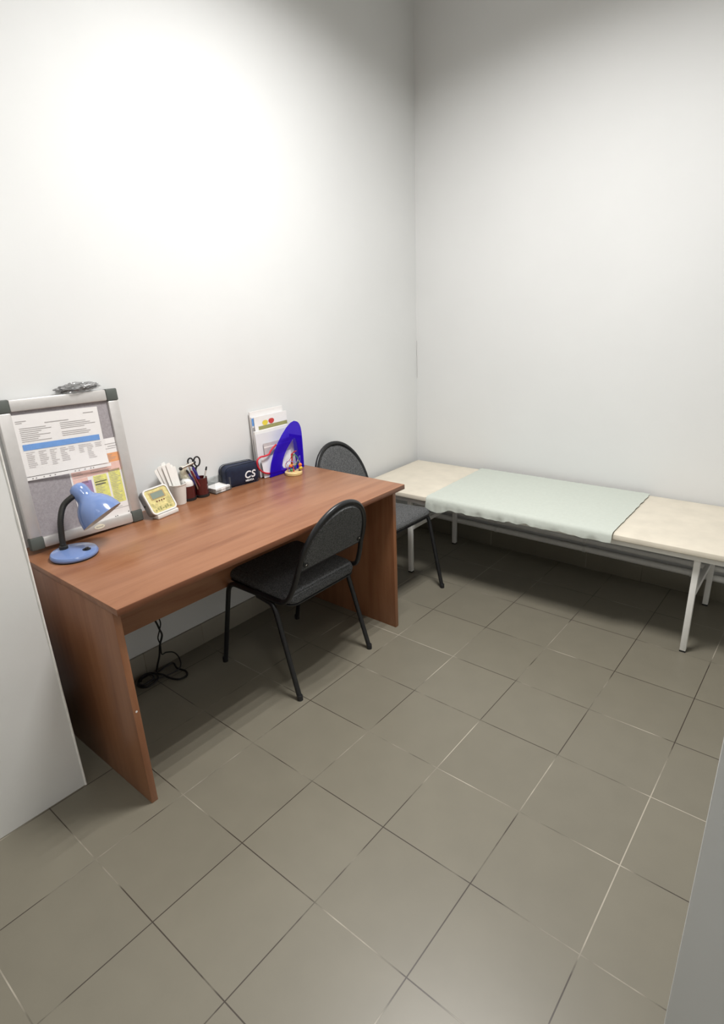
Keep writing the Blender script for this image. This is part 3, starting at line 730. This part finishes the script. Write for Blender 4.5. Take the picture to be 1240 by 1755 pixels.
# reflex hammer
hm = thing('reflex_hammer', 'small steel reflex hammer with black ends standing in the tall red pen cup', 'hammer', (-1.256, -0.236, TZ + 0.015))
a, b_ = Vector((-1.256, -0.309, 0.874)), Vector((-1.256, -0.249, 0.884))
g = G(); g.tube([a, b_], 0.0052, 14); g.tube([(a + b_) / 2 + Vector((0, 0, 0.004)), (a + b_) / 2 + Vector((0, 0, 0.010))], 0.003, 8); hd = part('head', g, M['brass'], hm)
dd = (b_ - a).normalized()
for q, s in ((a, -1), (b_, 1)):
    g = G(); g.lathe([(0.0058, -0.001), (0.0072, 0.002), (0.0072, 0.006), (0.005, 0.010)], q, dd * s, 16); part('rubber_tip', g, M['black_plastic'], hd, 'black rubber tip')
g = G(); g.tube([(a + b_) / 2 + Vector((0, 0.006, -0.003)), Vector((-1.258, -0.236, TZ + 0.016))], [0.0030, 0.0036], 10); part('handle', g, M['brass'], hm)
# pens
def pen(name, p0, p1, r, m_, label, cat='pen', tipm=None, grp='pens in the red cup'):
    t = thing(name, label, cat, p0, grp)
    p0, p1 = Vector(p0), Vector(p1); d = p1 - p0
    g = G(); g.tube([p0, p0 + d * 0.86], r, 10); part('barrel', g, m_, t)
    g = G(); g.tube([p0 + d * 0.86, p0 + d * 0.97, p1], [r * 1.1, r * 1.0, r * 0.6], 10); part('end_cap', g, tipm or m_, t)
    return t
pen('ballpoint_pen', (-1.262, -0.226, TZ + 0.016), (-1.254, -0.288, 0.862), 0.0042, M['pen_blue'], 'dark blue pen leaning left under the hammer in the tall red cup', tipm=M['black_plastic'])
pen('ballpoint_pen', (-1.252, -0.214, TZ + 0.016), (-1.262, -0.251, 0.864), 0.0050, M['pen_violet'], 'violet blue pen beside the scissors in the tall red cup')
pen('ballpoint_pen', (-1.258, -0.206, TZ + 0.016), (-1.258, -0.244, 0.846), 0.0046, M['pen_blue'], 'blue pen just right of the violet pen in the tall red cup')
pen('ballpoint_pen', (-1.250, -0.222, TZ + 0.016), (-1.250, -0.268, 0.854), 0.0040, M['pen_red'], 'dark red pen between the blue pens in the tall red cup')
pen('paint_brush', (-1.264, -0.224, TZ + 0.016), (-1.258, -0.184, 0.852), 0.0038, M['brush'], 'grey pencil with a dark end leaning right in the tall red cup', 'pencil', M['black_plastic']).name = 'pencil'

# ------------------------------------------------------------------ clear memo box with note block
mo = Matrix.Translation((-1.272, -0.132, TZ)) @ Matrix.Rotation(math.radians(4), 4, 'Z')
mb = thing('memo_box', 'clear acrylic memo box between the red pen cup and the navy pouch', 'memo box', (-1.272, -0.132, TZ))
g = G(); g.box(-0.042, 0.042, -0.046, 0.046, 0, 0.0025, mtx=mo); part('floor_plate', g, M['acrylic'], mb)
for x0, x1, y0, y1, z1 in ((-0.042, -0.0395, -0.046, 0.046, 0.056), (0.0395, 0.042, -0.046, -0.0135, 0.022), (0.0395, 0.042, 0.0135, 0.046, 0.022), (-0.0395, 0.0395, -0.046, -0.0435, 0.056), (-0.0395, 0.0395, 0.0435, 0.046, 0.056)):
    g = G(); g.box(x0, x1, y0, y1, 0.0025, z1, mtx=mo); part('wall', g, M['acrylic'], mb)
nb = G(); 
for k in range(8):
    nb.box(-0.037 + random.uniform(-.001, .001), 0.038 + random.uniform(-.001, .001), -0.0415 + random.uniform(-.001, .001), 0.0415 + random.uniform(-.001, .001), 0.003 + 0.0024 * k, 0.0053 + 0.0024 * k, mtx=mo)
solo('note_block', nb, M['paper'], 'block of white note paper inside the clear memo box', 'note paper', (-1.272, -0.132, TZ + 0.003))

# ------------------------------------------------------------------ navy pouch
pm = Matrix.Translation((-1.268, -0.004, TZ)) @ Matrix.Rotation(math.radians(-9.0), 4, 'Z')
po = thing('zip_pouch', 'navy zip pouch with white lettering between the memo box and the papers', 'pouch', (-1.268, -0.004, TZ))
# local: x depth (front +x), y length, z up; loft along x
PL, PH = 0.088, 0.098
def pring(x, ins, bulge):
    out = []
    n = 8; r = 0.026 - ins * 0.3
    for q, (sy, sz) in enumerate(((1, 1), (-1, 1), (-1, -1), (1, -1))):
        for k in range(n + 1):
            a = PI / 2 * (q + k / n)
            y = sy * (PL - ins - r) + r * math.cos(a); z = PH / 2 + sz * (PH / 2 - ins - r) + r * math.sin(a)
            z = max(0.001 + ins * 0.2, z)
            z += 0.004 * noise.noise((y * 22, x * 30, z * 22)) if z > 0.02 else 0
            out.append(pm @ Vector((x + bulge * noise.noise((y * 25, 0, z * 25)), y, z)))
    return out
xs = [(-0.036, 0.016), (-0.033, 0.006), (-0.024, 0.001), (-0.008, 0.0), (0.008, 0.0), (0.022, 0.001), (0.031, 0.005), (0.035, 0.014), (0.0365, 0.030)]
g = G(); g.rings([pring(x, i, 0.0025) for x, i in xs]); part('body', g, M['navy'], po)
def seam(x, r, m_, nm):
    ring = pring(x, -0.0006, 0)
    g = G(); g.tube(ring, r, 6, closed=True); part(nm, g, m_, po)
seam(0.0285, 0.0016, M['navy'], 'seam'); seam(-0.0270, 0.0016, M['navy'], 'seam')
g = G(); g.rings([[p for p in pring(-0.016, -0.0012, 0)], [p for p in pring(-0.006, -0.0012, 0)]], False, False); part('zip', g, M['navy_zip'], po, 'black zip band')
tm = pm @ Matrix.Translation((0.0385, 0.030, 0.044)) @ Matrix.Rotation(PI / 2, 4, 'Z') @ Matrix.Rotation(PI / 2, 4, 'X')
part('lettering', text_g('CS', 0.046, tm, 0.0006, 0.22, 0.0010, 1.12), M['white_ink'], po, 'white letters CS')
tm2 = pm @ Matrix.Translation((0.0385, 0.028, 0.0185)) @ Matrix.Rotation(PI / 2, 4, 'Z') @ Matrix.Rotation(PI / 2, 4, 'X')
part('lettering', text_g('MEDICA', 0.0120, tm2, 0.0006, 0.0, 0.0003), M['white_ink'], po, 'small white word under the letters')

# ------------------------------------------------------------------ papers and blue magazine file
def flat_sheet(name, x, y0, y1, z0, z1, th, lean=0.0, m_=None, label='', cat='paper', bend=0.0, skew=0.0, children=None):
    f = lambda s, q: Vector((x + lean * (1 - q) + bend * math.sin(PI * s) + 0.0015 * noise.noise((s * 4, q * 5, x * 90)), y0 + (y1 - y0) * s + skew * q, z0 + (z1 - z0) * q + 0.0))
    if children:
        t = thing(name, label, cat, (x, (y0 + y1) / 2, z0))
        g = G(); g.grid(f, 10, 14, th); part('page', g, m_, t)
        for nm, rows, mm, lb in children:
            g = G()
            for s0, s1, q0, q1 in rows: g.grid(lambda s, q: f(s0 + (s1 - s0) * s, q0 + (q1 - q0) * q) + Vector((th + 0.0008, 0, 0)), 6, 6, 0)
            part(nm, g, mm, t, lb)
        return t
    g = G(); g.grid(f, 10, 14, th)
    return solo(name, g, m_, label, cat, (x, (y0 + y1) / 2, z0))
Z0 = TZ + 0.003
flat_sheet('note_pad', -1.307, 0.118, 0.326, Z0, 1.033, 0.005, 0.010, M['paper'], 'tallest white pad at the back of the blue magazine file', 'pad')
flat_sheet('colour_magazine', -1.299, 0.120, 0.318, Z0, 1.008, 0.005, 0.010, M['paper_cool'], 'magazine with a blue spine edge between the tall pad and the leaflet', 'magazine', children=[('spine_print', [(0.0, 0.06, 0.86, 0.985)], M['blue_print'], 'blue printed edge'), ('dark_print', [(0.0, 0.07, 0.74, 0.83)], M['print'], None)])
def disc_rows(cs, cq, rs, rq): return [(cs - rs * math.cos(a), cs + rs * math.cos(a), cq + rq * math.sin(a), cq + rq * math.sin(a + 0.28)) for a in [-1.4 + 0.28 * k for k in range(10)]]
flat_sheet('leaflet', -1.290, 0.130, 0.338, Z0, 1.008, 0.003, 0.010, M['paper'], 'white leaflet with a yellow and red picture and an olive band in the magazine file', 'leaflet', children=[
    ('olive_band', [(0.10, 0.99, 0.775, 0.835)], M['olive'], 'olive printed band'),
    ('yellow_picture', disc_rows(0.31, 0.875, 0.085, 0.045), M['yellow'], 'yellow printed shape'),
    ('red_picture', disc_rows(0.50, 0.885, 0.085, 0.045), M['red'], 'red printed shape')])
flat_sheet('paper_stack', -1.279, 0.112, 0.324, Z0, 0.945, 0.012, 0.008, M['paper'], 'thick white stack of sheets in front of the leaflet in the magazine file', 'paper stack', skew=-0.004)
flat_sheet('paper_sheet', -1.262, 0.104, 0.312, Z0, 0.934, 0.002, 0.010, M['paper_cool'], 'slightly bent white sheet in front of the paper stack', 'paper', 0.003)
flat_sheet('film_envelope', -1.252, 0.140, 0.330, Z0, 0.885, 0.002, 0.012, M['paper_grey'], 'shiny grey creased envelope behind the red tubing', 'envelope', 0.005, children=[('crease', [(0.0, 1.0, 0.86, 0.90)], M['paper'], 'white folded edge')])
flat_sheet('paper_sheet', -1.240, 0.108, 0.300, Z0, 0.825, 0.001, 0.012, M['paper_cool'], 'small white page behind the red loop of tubing', 'paper', 0.002)

HX0, HX1 = -1.312, -1.214
outl = [(0.133, 0.7265), (0.146, 0.79), (0.167, 0.836), (0.197, 0.878), (0.231, 0.915), (0.265, 0.945), (0.290, 0.961), (0.318, 0.967), (0.342, 0.957), (0.356, 0.935), (0.361, 0.90), (0.362, 0.86), (0.362, 0.80), (0.3605, 0.7265)]
hole = [(0.303, 0.885), (0.264, 0.850), (0.239, 0.822), (0.222, 0.792), (0.215, 0.766), (0.222, 0.752), (0.240, 0.748), (0.300, 0.746), (0.322, 0.750), (0.330, 0.775), (0.329, 0.82), (0.322, 0.865), (0.314, 0.884)]
def ray_poly(poly, c, a):
    best = None; dx, dy = math.cos(a), math.sin(a)
    for i in range(len(poly)):
        (x1, y1), (x2, y2) = poly[i], poly[(i + 1) % len(poly)]
        ex, ey = x2 - x1, y2 - y1; det = dx * ey - dy * ex
        if abs(det) < 1e-12: continue
        t = ((x1 - c[0]) * ey - (y1 - c[1]) * ex) / det; s = ((x1 - c[0]) * dy - (y1 - c[1]) * dx) / det
        if t > 0 and -1e-9 <= s <= 1 + 1e-9 and (best is None or t > best): best = t
    return (c[0] + dx * best, c[1] + dy * best)
cc = (0.283, 0.800)
angs = sorted([2 * PI * k / 96 for k in range(96)] + [math.atan2(v - cc[1], u - cc[0]) % (2 * PI) for u, v in (outl[0], outl[-1])])
oo = [ray_poly(outl, cc, a) for a in angs]; ii = [ray_poly(hole, cc, a) for a in angs]
mf = thing('magazine_file', 'blue see-through magazine file standing at the far end of the desk', 'magazine file', (-1.26, 0.25, TZ))
fx = lambda u, v, t: Vector((t, u, v))
g = G(); g.holed(oo, ii, fx, HX1 - 0.0025, HX1); part('side_wall', g, M['blue_clear'], mf)
g = G(); g.box(HX0 + 0.0005, HX1 - 0.0026, 0.358, 0.3605, TZ + 0.001, 0.885); part('back_wall', g, M['blue_clear'], mf)
g = G(); g.box(HX0 + 0.0005, HX1 - 0.0026, 0.136, 0.3578, TZ + 0.0005, TZ + 0.0025); part('floor_plate', g, M['blue_clear'], mf)

# red tubing of a stethoscope, looped in front of the papers
sy = [(0.200, 0.872), (0.180, 0.862), (0.160, 0.848), (0.146, 0.836), (0.118, 0.834), (0.094, 0.835), (0.076, 0.828), (0.069, 0.811), (0.075, 0.787), (0.092, 0.766), (0.117, 0.751), (0.150, 0.742), (0.200, 0.737), (0.260, 0.734)]
g = G(); g.tube(smooth_path([(-1.2235 - 0.004 * min(1, max(0, (y - 0.12) / 0.05)), y, z) for y, z in sy], 6), 0.0042, 10)
solo('stethoscope_tubing', g, M['steth'], 'red rubber tubing looped in front of the white papers', 'stethoscope', (-1.22, 0.10, TZ + 0.02))

# ------------------------------------------------------------------ bead maze toy
BC = Vector((-1.166, 0.240, TZ))
bz = thing('bead_maze', 'small wooden bead maze toy with coloured wires in front of the blue file', 'toy', tuple(BC))
g = G(); g.lathe([(0.040, 0), (0.0425, 0.002), (0.0425, 0.012), (0.0405, 0.0145), (0.001, 0.0150)], BC, seg=40); part('base', g, M['maze_wood'], bz)
def wire(nm, pts, m_, r=0.0013):
    g = G(); g.tube(smooth_path([BC + Vector(p) for p in pts], 8), r, 8); return part(nm, g, m_, bz)
# camera-right direction on the desk is roughly (0.77, 0.64)
def q(a, d, z): return (0.64 * a + 0.0 - 0.77 * d, 0.77 * a + 0.64 * d, z)
wire('wire', [q(-0.024, 0.0, 0.013), q(-0.036, 0.0, 0.050), q(-0.012, 0.004, 0.072), q(0.004, 0.004, 0.105), q(0.022, 0.004, 0.112), q(0.002, 0.004, 0.098), q(0.0, 0.002, 0.055), q(0.0, 0.0, 0.013)], M['w_red'])
wire('wire', [q(-0.006, 0.006, 0.013), q(-0.004, 0.006, 0.060), q(0.008, 0.006, 0.094), q(0.022, 0.006, 0.082), q(0.026, 0.006, 0.060), q(0.014, 0.004, 0.040), q(0.006, 0.004, 0.030)], M['w_green'], 0.0022)
wire('wire', [q(-0.030, -0.004, 0.013), q(-0.024, -0.004, 0.038), q(-0.008, -0.004, 0.046), q(0.012, -0.004, 0.050), q(0.026, -0.004, 0.070), q(0.034, -0.004, 0.044), q(0.036, -0.004, 0.013)], M['w_yellow'])
wire('wire', [q(-0.020, -0.010, 0.013), q(-0.030, -0.008, 0.062), q(-0.006, -0.008, 0.066), q(0.018, -0.008, 0.060), q(0.036, -0.006, 0.090), q(0.034, -0.004, 0.05)], M['w_blue'])
wire('wire', [q(0.002, -0.012, 0.013), q(-0.004, 0.010, 0.090), q(0.004, 0.010, 0.094), q(-0.006, 0.008, 0.060), q(-0.010, 0.004, 0.030)], M['w_red'], 0.0024)
for a, d, z, r, m_, lb in ((-0.012, -0.006, 0.043, 0.0085, 'b_orange', 'orange bead at left'), (0.034, -0.004, 0.045, 0.0090, 'b_orange', 'orange bead at right'), (0.035, -0.004, 0.029, 0.0095, 'b_yellow', 'yellow bead'), (-0.010, -0.010, 0.024, 0.0070, 'b_green', 'green bead'), (0.011, 0.012, 0.026, 0.0080, 'b_blue', 'blue bead'), (0.030, 0.000, 0.017, 0.0055, 'b_purple', 'purple bead'), (-0.002, 0.004, 0.046, 0.0060, 'b_yellow', 'small yellow bead'), (-0.024, 0.0, 0.030, 0.0050, 'b_red', 'red bead')):
    g = G(); g.sphere(BC + Vector(q(a, d, z)), r, seg=18); part('bead', g, M[m_], bz, lb)

# ------------------------------------------------------------------ black cords hanging behind the desk
up = [(-1.24, -0.60, 0.45), (-1.21, -0.585, 0.33), (-1.20, -0.572, 0.285), (-1.20, -0.562, 0.244), (-1.20, -0.556, 0.213), (-1.205, -0.570, 0.172), (-1.21, -0.579, 0.120), (-1.225, -0.590, 0.065)]
big = [(-1.255, -0.575, 0.020), (-1.262, -0.500, 0.020), (-1.225, -0.500, 0.008), (-1.18, -0.488, 0.006), (-1.148, -0.505, 0.006), (-1.150, -0.540, 0.006), (-1.19, -0.560, 0.007), (-1.236, -0.570, 0.012), (-1.27, -0.60, 0.016), (-1.275, -0.645, 0.012), (-1.25, -0.675, 0.007), (-1.215, -0.650, 0.006), (-1.22, -0.60, 0.012), (-1.255, -0.592, 0.022), (-1.28, -0.625, 0.022), (-1.262, -0.668, 0.016), (-1.228, -0.662, 0.015), (-1.226, -0.615, 0.022), (-1.25, -0.610, 0.028), (-1.27, -0.64, 0.028), (-1.25, -0.66, 0.022)]
g = G(); g.tube(smooth_path(up + big, 8), 0.0042, 8)
solo('power_cord', g, M['cord'], 'thick black cord hanging behind the desk and coiled on the floor', 'cord', (-1.22, -0.6, 0))
thin = [(-1.235, -0.585, 0.45), (-1.205, -0.566, 0.33), (-1.194, -0.556, 0.28), (-1.192, -0.568, 0.245), (-1.192, -0.580, 0.215), (-1.194, -0.574, 0.180), (-1.200, -0.572, 0.130), (-1.21, -0.545, 0.120), (-1.212, -0.510, 0.100), (-1.210, -0.490, 0.060), (-1.205, -0.497, 0.020), (-1.215, -0.540, 0.006), (-1.24, -0.62, 0.005)]
g = G(); g.tube(smooth_path(thin, 8), 0.0028, 8)
solo('lamp_cord', g, M['cord'], 'thinner black cord twisted round the thick cord and arching in a loop above the floor', 'cord', (-1.21, -0.55, 0))
